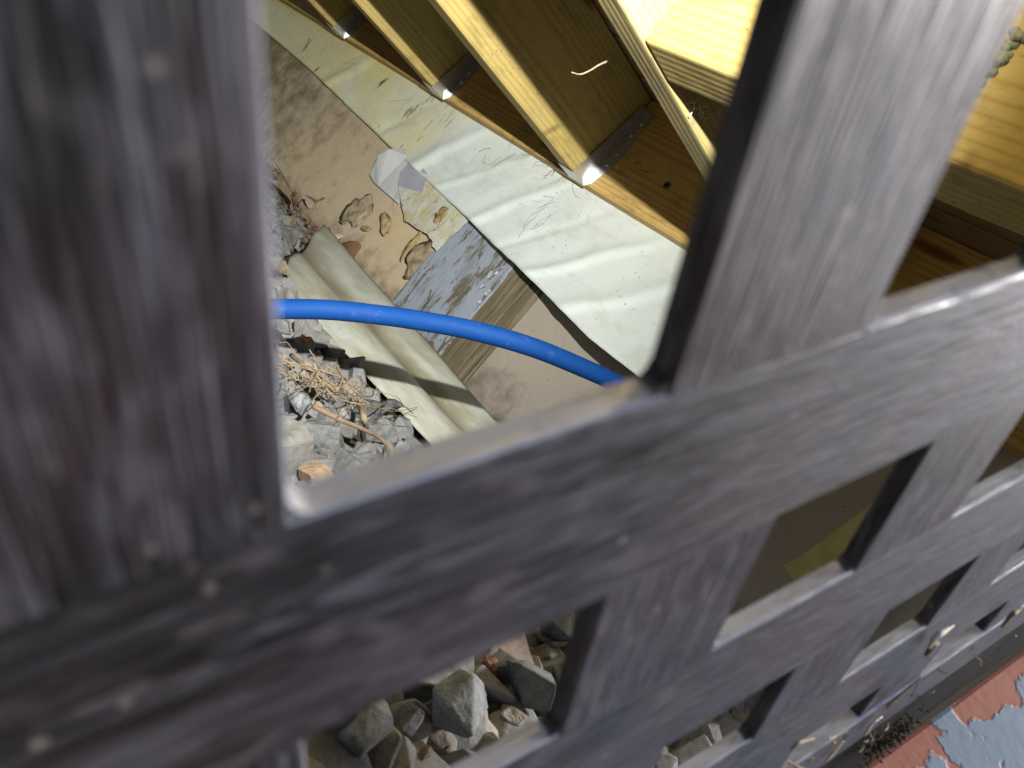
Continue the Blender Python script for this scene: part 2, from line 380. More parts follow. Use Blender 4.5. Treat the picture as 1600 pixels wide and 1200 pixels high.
# joist hangers
def hanger(y, label):
    t = thing('joist_hanger', label, 'bracket', (XL, y, ZJ), 'galvanised joist hangers on the ledger')
    wdt = .0485; th = .0016; dep = .05
    def part(nm, *b): return bm_obj(nm, box_bm(*b, .0005, 1), M['galv'], t)
    part('seat', -dep, 0, -.0022, wdt, -th - .0008, -.0008)
    for yy in (-.0028, wdt - .0004):
        bm = bmesh.new()   # side cheek, tapering upwards
        pr = [(-dep, -.002), (0, -.002), (0, .20), (-.018, .20), (-dep * .8, .06)]
        a = [bm.verts.new((x, yy, z)) for x, z in pr]; b = [bm.verts.new((x, yy + th, z)) for x, z in pr]
        bm.faces.new(a); bm.faces.new(b[::-1])
        for k in range(5): bm.faces.new((a[k], b[k], b[(k + 1) % 5], a[(k + 1) % 5]))
        bm_obj('side_cheek', bm, M['galv'], t)
    for sgn, y0 in ((-1, -.0028), (1, wdt + .001)):
        bm = bmesh.new(); pr = [(0, -.004), (sgn * .017, .012), (sgn * .021, .03), (sgn * .031, .055), (sgn * .031, .105), (sgn * .034, .115), (sgn * .031, .125), (sgn * .028, .20), (0, .20)]
        a = [bm.verts.new((-.0018, y0 + q, z)) for q, z in pr]; b = [bm.verts.new((-.0003, y0 + q, z)) for q, z in pr]
        bm.faces.new(a); bm.faces.new(b[::-1]); n = len(pr)
        for k in range(n): bm.faces.new((a[k], b[k], b[(k + 1) % n], a[(k + 1) % n]))
        fl = bm_obj('face_flange', bm, M['galv'], t)
        for z in (.06, .09, .14, .17):
            bm = bmesh.new(); bmesh.ops.create_cone(bm, cap_ends=True, segments=10, radius1=.0042, radius2=.003, depth=.003, matrix=Matrix.Translation((-.003, y0 + sgn * .015, z)) @ Matrix.Rotation(-math.pi / 2, 4, 'Y'))
            bm_obj('nail_head', bm, M['galv'], fl)
    return t
hl = ['galvanised hanger holding the nearest joist, mostly hidden by the lattice', 'bright galvanised hanger seat under the end of the middle yellow joist',
      'galvanised hanger under the third joist, above the middle of the white membrane', 'small galvanised hanger at the top left, farthest along the ledger']
for y, l in zip(JY, hl): hanger(y - .0015, l)

# screw in the ledger
p = at(1042, 290, x=XL)
sw = thing('screw', 'dark green screw head sunk in the ledger timber near the lattice edge', 'screw', p)
bm = bmesh.new(); bmesh.ops.create_cone(bm, cap_ends=True, segments=20, radius1=.0088, radius2=.0078, depth=.003, matrix=Matrix.Rotation(-math.pi / 2, 4, 'Y'))
bm_obj('head', bm, M['screw'], sw)
bm = bmesh.new(); bmesh.ops.create_cone(bm, cap_ends=True, segments=6, radius1=.0042, radius2=.0042, depth=.0012, matrix=Matrix.Translation((-.0018, 0, 0)) @ Matrix.Rotation(-math.pi / 2, 4, 'Y'))
bm_obj('drive_socket', bm, M['blackrub'], sw)

# ------------------------------------------------------------------ white membrane strip below the ledger
bot = []
for px, py, xo in [(340, -15, .004), (385, 25, .005), (480, 105, .006), (610, 230, .009), (690, 303, .018), (760, 370, .034), (845, 452, .066), (920, 528, .10), (1000, 592, .13), (1075, 652, .15), (1150, 715, .16)]:
    q = at(px, py, x=XW - xo); bot.append((q.y, q.z, xo))
def botz(y):
    pts = sorted(bot)
    if y <= pts[0][0]: return pts[0][1:]
    for a, b in zip(pts, pts[1:]):
        if a[0] <= y <= b[0]:
            t = (y - a[0]) / (b[0] - a[0]); return lerp(a[1], b[1], t), lerp(a[2], b[2], t)
    return pts[-1][1:]
NY, NZ = 260, 26
vs = []; ylo, yhi = .60, 3.9
for i in range(NY + 1):
    y = lerp(ylo, yhi, (i / NY) ** 1.35)
    zb, xo = botz(y); zb += .0012 * noise.noise((y * 30, 3, 0)) + .0015 * noise.noise((y * 7, 9, 0))
    for k in range(NZ + 1):
        u = k / NZ
        z = lerp(ZJ + .03, zb, u)
        bulge = .004 + (xo) * u ** 1.4
        # slanting creases where the sheet was folded
        ph = (y * 1.0 - (ZJ - z) * .75)
        cr = 0
        for c0, s, a in ((1.02, .02, 0.0085), (1.16, .013, -0.0045), (1.33, .02, 0.0070), (1.50, .012, 0.0050), (1.66, .03, 0.0085), (1.9, .02, -0.0045), (2.3, .03, 0.0085), (.86, .03, 0.0070)):
            d = (ph - c0 - .03 * noise.noise((z * 9, c0 * 5, 0))) / (s * .55)
            if abs(d) < 4: cr += a * (math.exp(-d * d) if d < 0 else math.exp(-d * d * .25)) * (.35 + .65 * u)
        x = XW - .0015 - bulge * 1.0 - cr * min(1, u * 4) - .0015 * noise.noise((y * 8, z * 8, 1)) * u - .001
        vs.append((min(x, XW - .0015), y, z))
fs = [(i * (NZ + 1) + k, (i + 1) * (NZ + 1) + k, (i + 1) * (NZ + 1) + k + 1, i * (NZ + 1) + k + 1) for i in range(NY) for k in range(NZ)]
o = mesh_obj('membrane_strip', vs, fs, M['membrane'], smooth=True)
sm = o.modifiers.new('thick', 'SOLIDIFY'); sm.thickness = .0012; sm.offset = 1
tag(o, 'wide white wrinkled membrane strip hanging below the ledger, yellowed at its far end', 'membrane')

# ------------------------------------------------------------------ weathered door post on the wall
post = thing('wall_post', 'old upright post on the wall with flaking grey paint and a bare wood edge', 'post', (XW, 0, 0))
def wp(px, py, xx): q = at(px, py, x=xx); return q
tl, tr = wp(705, 300, XW - .02), wp(800, 416, XW - .02)
y1, y0 = tl.y - .02, tr.y + .01
def board(nm, ya, yb, x0, x1, mat, z0=-.30):
    z1 = min(botz(ya)[0], botz(yb)[0]) + .02
    bm = box_bm(x0 - XW, x1 - XW, ya, yb, z0, z1, .003, 2, 16, .002); return bm_obj(nm, bm, mat, post)
ya = at(728, 497, x=XW - .02).y; yb = at(607, 466, x=XW - .02).y
pf = board('painted_face', ya, yb, XW - .0085, XW + .01, M['peel'])
yc = at(727, 590, x=XW - .012).y; 
board('bare_wood_edge', yc + .036, ya - .001, XW - .0075, XW + .01, M['oldwood'])
board('groove_strip', yc + .012, yc + .035, XW - .003, XW + .01, M['oldwood'])
board('edge_bead', yc - .002, yc + .0115, XW - .006, XW + .01, M['oldwood'])
# curled paint flakes standing off the painted face
fm = bmesh.new()
for k in range(9):
    bm2 = bmesh.new(); s = random.uniform(.003, .008); n = 6
    ring = [bm2.verts.new((-.003 * random.random(), s * math.cos(a * 6.283 / n) * random.uniform(.6, 1.2), s * 1.3 * math.sin(a * 6.283 / n) * random.uniform(.6, 1.2))) for a in range(n)]
    c = bm2.verts.new((.0015, 0, 0))
    for a in range(n): bm2.faces.new((c, ring[a], ring[(a + 1) % n]))
    fo = bm_obj('paint_flake', bm2, M['greymet'], pf); fo.location = (-.0105, random.uniform(ya + .006, ya + .045), random.uniform(-.06, .07)); fo.rotation_euler = (random.uniform(0, 6), random.uniform(-.3, .3), 0)

# sheet-metal corner pieces and yellow foam beside the post
def plate(name, pts, mat, lab, cat, xo, th=.0014, rag=0.0):
    fine = []
    for (x0_, y0_, b0_), (x1_, y1_, b1_) in zip(pts, pts[1:] + pts[:1]):
        for q in range(5):
            u = q / 5; jx = noise.noise((x0_ + u * 9, y0_, 3)) * rag; jy = noise.noise((x0_, y0_ + u * 9, 7)) * rag
            fine.append((lerp(x0_, x1_, u) + jx, lerp(y0_, y1_, u) + jy, lerp(b0_, b1_, u)))
    P = [at(px, py, x=XW - xo - b) for px, py, b in fine]
    bm = bmesh.new(); a = [bm.verts.new(q) for q in P]; f = bm.faces.new(a)
    r = bmesh.ops.extrude_face_region(bm, geom=[f]); 
    for v in r['geom']:
        if isinstance(v, bmesh.types.BMVert): v.co += Vector((th, 0, 0))
    bmesh.ops.triangulate(bm, faces=[f2 for f2 in bm.faces if len(f2.verts) > 4])
    o = bm_obj(name, bm, mat); tag(o, lab, cat); return o
plate('corner_flashing', [(578, 272, .012), (592, 243, .03), (608, 233, .032), (627, 230, .016), (652, 262, .012), (634, 300, .008), (622, 318, .006), (583, 284, .006)], M['whitemet'], 'small shiny white metal corner piece poking out under the membrane', 'flashing', .006)
plate('grey_disc', [(622, 290, 0), (626, 268, 0), (640, 252, 0), (652, 250, 0), (668, 272, 0), (660, 300, 0)], M['greymet'], 'small lilac grey plastic piece half hidden behind the white metal corner', 'plastic piece', .022)
plate('backing_sheet', [(622, 290, .0), (672, 272, .0), (735, 342, .0), (682, 392, .0), (668, 366, .004), (632, 345, .0)], M['sheet'], 'square dirty white sheet with a yellow stain beside the flaking post', 'sheet', .020, .0014, 5.0)
def blob(name, px, py, sx, sy, sz, mat, lab, cat, xo, rot=0, seed=1, amp=1.0):
    bm = bmesh.new(); bmesh.ops.create_icosphere(bm, subdivisions=3, radius=1)
    for v in bm.verts:
        k = 1 + amp * .55 * noise.noise(v.co * 1.1 + Vector((seed * 7.3, 0, 0))) + .3 * noise.noise(v.co * 2.6 + Vector((0, seed * 3.1, 0)))
        v.co = Vector((v.co.x * sx * k, v.co.y * sy * k, v.co.z * sz * k))
    o = bm_obj(name, bm, mat, smooth=True); o.location = at(px, py, x=XW - xo); o.rotation_euler = (R(rot), 0, 0); tag(o, lab, cat); return o
blob('foam_lump', 603, 350, .012, .034, .014, M['foam'], 'curled yellow foam lump stuck to the wall left of the flaking post', 'foam', .012, 40, 1)
blob('foam_lump', 572, 357, .008, .016, .008, M['foam'], 'tiny brown-tipped foam crumb left of the larger yellow foam lump', 'foam', .006, -20, 2)
blob('mortar_patch', 662, 408, .0035, .050, .062, M['mortar'], 'rough broken mortar patch on the wall beside the flaking post', 'mortar', .002, 30, 5, 1.3)
blob('mortar_patch', 560, 330, .002, .046, .050, M['mortar'], 'crumbly darker mortar patch at the foot of the wall left of the yellow foam', 'mortar', .001, 10, 6, 1.3)
blob('foam_smear', 640, 385, .004, .012, .040, M['foam'], 'long thin yellow foam smear at the left edge of the post', 'foam', .012, -10, 4)
blob('foam_smear', 690, 335, .003, .020, .020, M['foam'], 'flat yellow foam smear on the square sheet beside the post', 'foam', .022, 15, 3, 1.4)

# ------------------------------------------------------------------ gravel
def rock_mesh(name, seed, flat=1.0, npt=12, bev=.03):
    rnd = random.Random(seed); bm = bmesh.new()
    for _ in range(npt):
        v = Vector((rnd.gauss(0, 1), rnd.gauss(0, 1), rnd.gauss(0, 1))).normalized() * rnd.uniform(.82, 1.05)
        bm.verts.new((v.x, v.y * rnd.uniform(.8, 1.0), v.z * flat))
    r = bmesh.ops.convex_hull(bm, input=bm.verts[:])
    bmesh.ops.delete(bm, geom=[e for e in r['geom_interior'] if isinstance(e, bmesh.types.BMVert)], context='VERTS')
    bmesh.ops.dissolve_limit(bm, angle_limit=R(16), verts=bm.verts[:], edges=bm.edges[:])
    if bev: bmesh.ops.bevel(bm, geom=bm.edges[:], offset=bev, segments=1, affect='EDGES', profile=.5)
    bmesh.ops.recalc_face_normals(bm, faces=bm.faces)
    bmesh.ops.triangulate(bm, faces=[f for f in bm.faces if len(f.verts) > 4])
    me = bpy.data.meshes.new(name); bm.to_mesh(me); bm.free(); me.materials.append(M['stone']); return me
tmpl = []
for i in range(16):
    me = rock_mesh('t', 100 + i, random.uniform(.6, .9))
    tmpl.append(([v.co.copy() for v in me.vertices], [tuple(p.vertices) for p in me.polygons])); bpy.data.meshes.remove(me)
V, F = [], []
U0, U1 = at(506, 352, d=2.0), at(800, 690, d=1.36)      # trim strip, upper edge far -> near
L0, L1 = at(432, 436, d=1.55), at(706, 722, d=1.17)     # lower edge
def trim_zone(x, y, m):   # keep the ground under the lying trim strip clear
    p = Vector((x, y)); quad = [Vector(q.xy) for q in (U0, U1, L1, L0)]; c = sum(quad, Vector((0, 0))) / 4; r = []
    for i in range(4):
        a, b = quad[i], quad[(i + 1) % 4]; e = (b - a).normalized(); nn = Vector((-e.y, e.x))
        if nn.dot(c - a) < 0: nn = -nn
        r.append(nn.dot(p - a))
    return min(r) > -m * .8
rg = random.Random(3)
for layer in range(2):
    y = .07
    while y < 3.1:
        x = -.2
        while x < 1.30:
            s = rg.uniform(.015, .027) if rg.random() < .7 else rg.uniform(.027, .040)
            px_, py_ = x + rg.uniform(-.013, .013), y + rg.uniform(-.013, .013)
            x += .039
            if py_ < .6: s *= 1.3
            if px_ + s > 1.29 or trim_zone(px_, py_, s): continue
            q = Matrix.Rotation(rg.uniform(0, 6.28), 3, 'Z') @ Matrix.Rotation(rg.uniform(-.5, .5), 3, 'X') @ Matrix.Rotation(rg.uniform(-.5, .5), 3, 'Y')
            vv, ff = tmpl[rg.randrange(16)]; b0 = len(V)
            c = Vector((px_, py_, ground_z(px_, py_) - .012 + layer * .014 + rg.uniform(-.006, .008)))
            V += [tuple(q @ (v * s) + c) for v in vv]; F += [tuple(k + b0 for k in f) for f in ff]
        y += .039
gb = mesh_obj('gravel', V, F, M['stone']); tag(gb, 'bed of crushed dark grey gravel under the deck', 'gravel', kind='stuff')
def stone(px, py, wpx, label, seed, flat=.8, lift=.014, tint=None, rot=(0, 0, 0), asp=1.0, d=None):
    me = rock_mesh('gravel_stone', seed, flat, 15, .03)
    p = at(px, py, gnd=lift) if d is None else at(px, py, d=d)
    depth = p.dot(FWD); s = wpx / FPX * depth / 2
    for v in me.vertices: v.co = Vector((v.co.x * s, v.co.y * s * asp, v.co.z * s))
    if tint: me.materials.clear(); me.materials.append(tint)
    o = bpy.data.objects.new('gravel_stone', me); col.objects.link(o); o.location = p; o.rotation_euler = rot
    return tag(o, label, 'stone', 'larger loose stones in the gravel')
tint = lambda n, c, c2: m_simple(n, c, .85, .2, 0, 85, .45, 1.0, .006, c2)
T_grey = tint('grey_granite', (.17, .18, .18), (.085, .085, .08)); T_pale = tint('pale_sandstone', (.36, .27, .19), (.25, .17, .115))
T_dark = tint('dark_basalt', (.10, .105, .11), (.05, .05, .05)); T_red = tint('red_brown_stone', (.22, .115, .08), (.10, .05, .04)); T_org = tint('orange_flint', (.42, .19, .09), (.2, .10, .06))
T_lg = tint('light_grey_stone', (.245, .26, .265), (.12, .13, .13))
stone(612, 642, 62, 'rounded dark grey stone lying against the vinyl strip', 11, .7, .02, T_dark, (0.2, .1, .4), .7)
stone(500, 690, 112, 'large dark grey angular stone left of the bent twig', 12, .75, .014, T_grey, (.1, .2, .8))
stone(575, 712, 62, 'upright grey stone below the bent twig', 13, .9, .012, T_grey, (.4, .3, .2))
stone(492, 745, 88, 'pale sandy stone at the lower left corner of the big opening', 14, .6, .016, T_pale, (.1, 0, 1.2))
stone(446, 712, 36, 'small pinkish stone beside the dark lattice slat', 15, .8, .02, T_pale)
stone(470, 632, 64, 'flat beige-grey stone under the straw tuft', 16, .5, .018, T_lg, (.1, .2, 0))
stone(478, 530, 30, 'small orange stone just below the blue pipe', 17, .8, .022, T_org)
stone(562, 1128, 150, 'big light grey stone at the left of the lower opening', 21, .7, .030, T_lg, (.2, .1, .3))
stone(722, 1104, 140, 'blocky light grey stone in the middle of the lower opening', 22, .8, .034, T_lg, (.3, .2, 1.1))
stone(828, 1058, 140, 'kite-shaped grey stone at the right of the lower opening', 23, .7, .034, T_grey, (.2, .4, 2.0))
stone(765, 1042, 52, 'small red-brown stone between two grey ones in the lower opening', 24, .8, .016, T_red)
stone(644, 1130, 66, 'narrow grey stone wedged between the two biggest ones', 25, .8, .028, T_grey, (.5, .5, 0))
stone(872, 985, 80, 'grey stone at the top corner of the lower opening', 26, .8, .03, T_grey)
stone(655, 1178, 60, 'brown pitted stone at the bottom edge of the photograph', 27, .7, .008, tint('brown_stone', (.16, .135, .115), (.08, .065, .055)))
stone(800, 1125, 70, 'two-tone brown and grey stone beneath the kite-shaped one', 28, .7, .008, tint('mixed_stone', (.19, .175, .15), (.09, .075, .06)))

# ------------------------------------------------------------------ vinyl trim strip lying in front of the wall
prof = [(0, .002), (.05, .006), (.10, .004), (.22, .0), (.30, -.004), (.36, -.016), (.46, -.020), (.54, -.014), (.60, .004), (.68, .016), (.78, .018), (.86, .012), (.92, .004), (.97, .000), (1, -.008)]
NL = 60; vs = []; gr = []
for i in range(NL + 1):
    t = i / NL
    a, b = U0.lerp(U1, t), L0.lerp(L1, t)
    w_ = (b - a); nrm = (U1 - U0).cross(w_).normalized()
    if nrm.dot(-a) < 0: nrm = -nrm
    for u, h in prof:
        e = .03 * noise.noise((u * 6, 4, 0)) * (1 - t) ** 8 if True else 0
        q = a + w_ * u + nrm * h * .6 + (U1 - U0) * e * .8 + nrm * .003 * noise.noise((t * 5, u, 0))
        vs.append(q); gr.append(min(1, max(0, 1 - abs(u - .47) / .15) * .95 + .10 + .55 * (1 - t) ** 3))
np_ = len(prof)
fs = [(i * np_ + k, (i + 1) * np_ + k, (i + 1) * np_ + k + 1, i * np_ + k + 1) for i in range(NL) for k in range(np_ - 1)]
o = mesh_obj('vinyl_strip', vs, fs, M['trim'], smooth=True)
at_ = o.data.attributes.new('grime', 'FLOAT', 'POINT')
for i, v in enumerate(gr): at_.data[i].value = v
sm = o.modifiers.new('thick', 'SOLIDIFY'); sm.thickness = .002; sm.offset = -1
tag(o, 'ribbed dirty white vinyl strip lying on the gravel along the foot of the wall', 'trim strip')

# ------------------------------------------------------------------ blue pipe
pp = [at(300, 492, d=.93), at(360, 484, d=.95), at(420, 483, d=.97), at(510, 484, d=.985), at(600, 493, d=1.0), at(680, 505, d=1.0), at(750, 519, d=1.005), at(830, 542, d=1.02), at(900, 570, d=1.05), at(970, 603, d=1.09), at(1060, 660, d=1.17), at(1150, 725, d=1.27)]
pp = [pp[0] + (pp[0] - pp[1]) * 3 + Vector((0, 0, -.09)), pp[0] + (pp[0] - pp[1]) * 1.5 + Vector((0, 0, -.025))] + pp
o = bm_obj('water_pipe', tube_bm(catmull(pp, 8), .0121, 24), M['pipe'], smooth=True)
tag(o, 'bright blue plastic water pipe arching across the large opening', 'pipe')

# ------------------------------------------------------------------ twigs, straw, leaves, fibres inside
def twig(name, pts, rad, mat, label, cat, group=None):
    o = bm_obj(name, tube_bm(catmull(pts, 6), rad, 6), mat, smooth=True); return tag(o, label, cat, group)
G = lambda px, py, l=.03: at(px, py, gnd=l)
twig('twig', [G(490, 635), G(530, 655, .035), G(570, 672, .035), G(600, 690, .03), G(610, 722, .028)], lambda t: .0032 * (1.1 - .5 * t), M['twig'], 'long bent brown twig lying across the grey stones', 'twig', 'twigs on the gravel')
twig('twig', [G(455, 555), G(480, 575, .04), G(505, 598, .036)], lambda t: .003, M['twig'], 'short brown twig sticking up left of the vinyl strip', 'twig', 'twigs on the gravel')
twig('twig', [G(560, 630, .03), G(568, 650, .045), G(572, 668, .03)], lambda t: .0035, M['straw'], 'short pale stalk standing between the stone and the bent twig', 'twig', 'twigs on the gravel')
bm = bmesh.new(); rt = random.Random(5)
for k in range(80):
    cx, cy = rt.gauss(510, 48), 0
    cy = 600 + (cx - 510) * .35 + rt.gauss(0, 9)
    a = rt.gauss(.5, .7); ln = rt.uniform(8, 46)
    p0, p1 = G(cx - ln * math.cos(a), cy - ln * math.sin(a), rt.uniform(.03, .05)), G(cx + ln * math.cos(a) * .5, cy + ln * math.sin(a) * .5, rt.uniform(.026, .045))
    m_ = (p0 + p1) / 2 + Vector((rt.gauss(0, .008), rt.gauss(0, .008), rt.uniform(-.004, .012)))
    tube_bm(catmull([p0, p0.lerp(m_, .5) + Vector((rt.gauss(0, .004), rt.gauss(0, .004), 0)), m_, p1], 3), rt.uniform(.0003, .0011), 4, bm)
o = bm_obj('straw_tuft', bm, M['straw']); tag(o, 'flattened tuft of dry straw on the gravel beside the vinyl strip', 'straw')
# leaf litter heap at the far foot of the wall
def leaf_bm(p, s, rnd, n=7, bm=None):
    bm = bm or bmesh.new(); q = Matrix.Rotation(rnd.uniform(0, 6.3), 3, 'Z') @ Matrix.Rotation(rnd.uniform(-1.2, 1.2), 3, 'X') @ Matrix.Rotation(rnd.uniform(-.6, .6), 3, 'Y')
    rows = []
    for i in range(n):
        t = i / (n - 1); wd = math.sin(math.pi * (t * .92 + .04)) * .32 * (1 + .2 * rnd.uniform(-1, 1))
        rows.append([bm.verts.new(p + q @ (Vector((t - .5, k * wd, .10 * math.sin(t * 4) + .22 * abs(k) * wd * 2 + .12 * rnd.uniform(-.3, .3))) * s)) for k in (-1, 0, 1)])
    for i in range(n - 1):
        for k in range(2): bm.faces.new((rows[i][k], rows[i][k + 1], rows[i + 1][k + 1], rows[i + 1][k]))
    return bm
rl = random.Random(9)
for px, py, s, mt, lab in [(438, 305, .10, 'straw', 'pale curled leaf scrap at the top of the litter beside the slat'), (490, 318, .085, 'pale', 'pale papery scrap at the foot of the wall'),
                          (545, 395, .10, 'leaf', 'dark brown dead leaf behind the broken end of the vinyl strip'), (520, 368, .07, 'pale', 'torn pinkish scrap at the end of the vinyl strip'),
                          (438, 425, .05, 'straw', 'little pale scrap beside the dark slat above the pipe'), (670, 545, .05, 'leaf', 'dark leaf fragment lodged between the strip and the post')]:
    p = at(px, py, gnd=.03)
    if p.x > XW - .03: p = at(px, py, x=XW - .03)
    o = bm_obj('dead_leaf', leaf_bm(p, s, rl), M[mt], smooth=True); tag(o, lab, 'leaf', 'dead leaves and scraps by the wall')
bm = bmesh.new()
for k in range(160):
    y = rl.uniform(1.5, 2.7); x = XW - abs(rl.gauss(0, .10)) - .012
    p = Vector((x, y, ground_z(x, y) + rl.uniform(.005, .03)))
    if rl.random() < .5: leaf_bm(p, rl.uniform(.02, .055), rl, 4, bm)
    else:
        d = Vector((rl.gauss(0, 1), rl.gauss(0, 1), rl.gauss(0, .35))).normalized() * rl.uniform(.015, .05); tube_bm([p - d, p + Vector((0, 0, .004)), p + d], rl.uniform(.0006, .0016), 4, bm)
o = bm_obj('leaf_litter', bm, M['leaf']); tag(o, 'brown leaf litter along the far foot of the wall', 'litter', kind='stuff')
# crumbs along the foot of the wall
bm = bmesh.new()
for k in range(260):
    y = rl.uniform(.85, 2.4); x = XW - abs(rl.gauss(0, .02)) - .004
    s = rl.uniform(.002, .006)
    bmesh.ops.create_icosphere(bm, subdivisions=1, radius=s, matrix=Matrix.Translation((x, y, ground_z(x, y) + rl.uniform(-.01, .014))) @ Matrix.Diagonal((1, rl.uniform(.6, 1.6), rl.uniform(.5, 1), 1)))
o = bm_obj('dirt_crumbs', bm, M['soil']); tag(o, 'dark crumbs of dirt along the foot of the beige wall', 'dirt', kind='stuff')
# cobwebs with dirt hanging on membrane and timbers
bm = bmesh.new(); rc = random.Random(12)
def thread(p, n, step, dirv, rad, surf_x):
    pts = [p.copy()]; d = Vector(dirv)
    for _ in range(n):
        d = (d + Vector((0, rc.gauss(0, .28), rc.gauss(0, .28)))).normalized(); p = p + d * step; pts.append(Vector((surf_x(p), p.y, p.z)))
    tube_bm(pts, rad, 4, bm)
def memx(p):
    zb, xo = botz(p.y); u = max(0, min(1, (ZJ - p.z) / max(.02, ZJ - zb))); return XW - .012 - xo * u ** 1.4
for px, py, k in [(795, 240, 2), (850, 300, 3), (868, 315, 3), (860, 330, 3), (845, 350, 2), (1060, 395, 1), (880, 270, 4), (770, 225, 2), (560, 90, 3), (480, 75, 4), (640, 150, 2), (700, 330, 2), (910, 320, 2), (640, 300, 2)]:
    for _ in range(k):
        p = at(px + rc.gauss(0, 10), py + rc.gauss(0, 8), x=XW - .02)
        thread(Vector((memx(p), p.y, p.z)), rc.randint(5, 13), .006, (0, rc.gauss(0, .6), -1), rc.uniform(.00015, .0004), memx)
for px, py, k in [(880, 255, 4), (860, 230, 3), (690, 115, 2), (1010, 250, 3), (830, 210, 3)]:
    for _ in range(k):
        p = at(px + rc.gauss(0, 8), py + rc.gauss(0, 8), x=XL - .004)
        thread(p, rc.randint(4, 9), .007, (0, rc.gauss(0, .6), -1), .0005, lambda q: XL - .004 - .01 * rc.random())
o = bm_obj('cobweb', bm, M['web']); tag(o, 'dirty cobweb threads on the white membrane and the timbers', 'cobweb', kind='stuff')
# pale shaving stuck on the joist's dark side, and fibres near the blocking
js = .79
twig('wood_shaving', [at(893, 113, y=js), at(907, 116, y=js), at(922, 110, y=js - .003), at(935, 102, y=js - .003), at(948, 96, y=js)], lambda t: .0008 + .0007 * t, M['straw'], 'curled pale wood shaving hanging in front of the dark side of the middle joist', 'shaving')
bm = bmesh.new(); j0 = JY[0] - .004
for k in range(9):
    p = at(1090 + rc.gauss(0, 9), 168 + rc.gauss(0, 7), y=j0); d = Vector((rc.gauss(0, 1), -abs(rc.gauss(0, .3)), rc.gauss(0, 1))).normalized() * rc.uniform(.003, .010)
    tube_bm([p - d, p + Vector((0, -.003, .002)), p + d], rc.uniform(.0004, .001), 4, bm)
o = bm_obj('fibre_tuft', bm, M['pale']); tag(o, 'small tuft of pale fibres in the shadow beside the nearest joist', 'fibre')
# lumpy pale foam bead on the blocking timber, seen past the right-hand slat
bm = bmesh.new()
for k in range(70):
    t = k / 69; p = at(lerp(1500, 1640, t), lerp(150, 20, t), x=.397)
    bmesh.ops.create_icosphere(bm, subdivisions=2, radius=.0012 + .0018 * rc.random(), matrix=Matrix.Translation(p + Vector((rc.gauss(0, .002), rc.gauss(0, .002), rc.gauss(0, .002)))))
o = bm_obj('foam_bead', bm, M['lichen'], smooth=True); tag(o, 'lumpy pale foam bead running up the blocking timber at the right edge', 'foam')
# folded near end of the white strip, its unlit dimness painted in as olive
p0, p1 = at(1222, 888, x=1.24), at(1400, 762, x=1.24)
fy = p0.y
vs = [at(1226, 884, x=1.235), at(1242, 908, x=1.215), at(1236, 925, x=1.235), at(1300, 965, x=1.235), at(1360, 915, x=1.215), at(1420, 840, x=1.215), at(1420, 745, x=1.235), at(1256, 868, x=1.22), at(1285, 898, x=1.205)]
o = mesh_obj('folded_strip_end', vs, [(0, 7, 8, 1), (1, 8, 3), (7, 6, 5, 8), (8, 5, 4, 3)], M['olive'])
sm = o.modifiers.new('thick', 'SOLIDIFY'); sm.thickness = .002; sm.offset = -1
tag(o, 'folded near end of the white strip, its dimness painted as olive, seen through the small opening right of the thick crossing', 'sheet')

# ------------------------------------------------------------------ the lattice panel (camera side)
D = 0.055
A = Vector((0.70973, -0.03228, 0.70373)).normalized(); B = Vector((0.70422, 0.05916, -0.70751)); B = (B - A * A.dot(B)).normalized(); N = B.cross(A).normalized()
if N.y < 0: N = -N
TH = 0.0050
def lp(s, t, h=0.0): return A * (s * D) + B * (t * D) + N * (D + h)
lat = thing('lattice_panel', 'dark brown woodgrain plastic lattice panel across the foreground', 'lattice', lp(0, 5))
lat_inv = Matrix.Translation(-lp(0, 5))
BS = [(-5.39, -4.63), (-3.745, -2.985), (-2.10, -1.34), (-.455, .325), (1.245, 2.005), (2.885, 3.655), (4.53, 5.29), (6.17, 6.93), (7.82, 8.58), (9.46, 10.22), (11.1, 11.86), (12.75, 13.5)]
AS = [(-6.9, -6.1), (-5.3, -4.5), (-3.7, -2.9), (-2.13, -1.33), (-.55, .24), (1.195, 1.99), (2.79, 3.57), (4.30, 5.02)]
S0, S1, T0, T1 = -5.39, 13.5, -6.9, 5.62
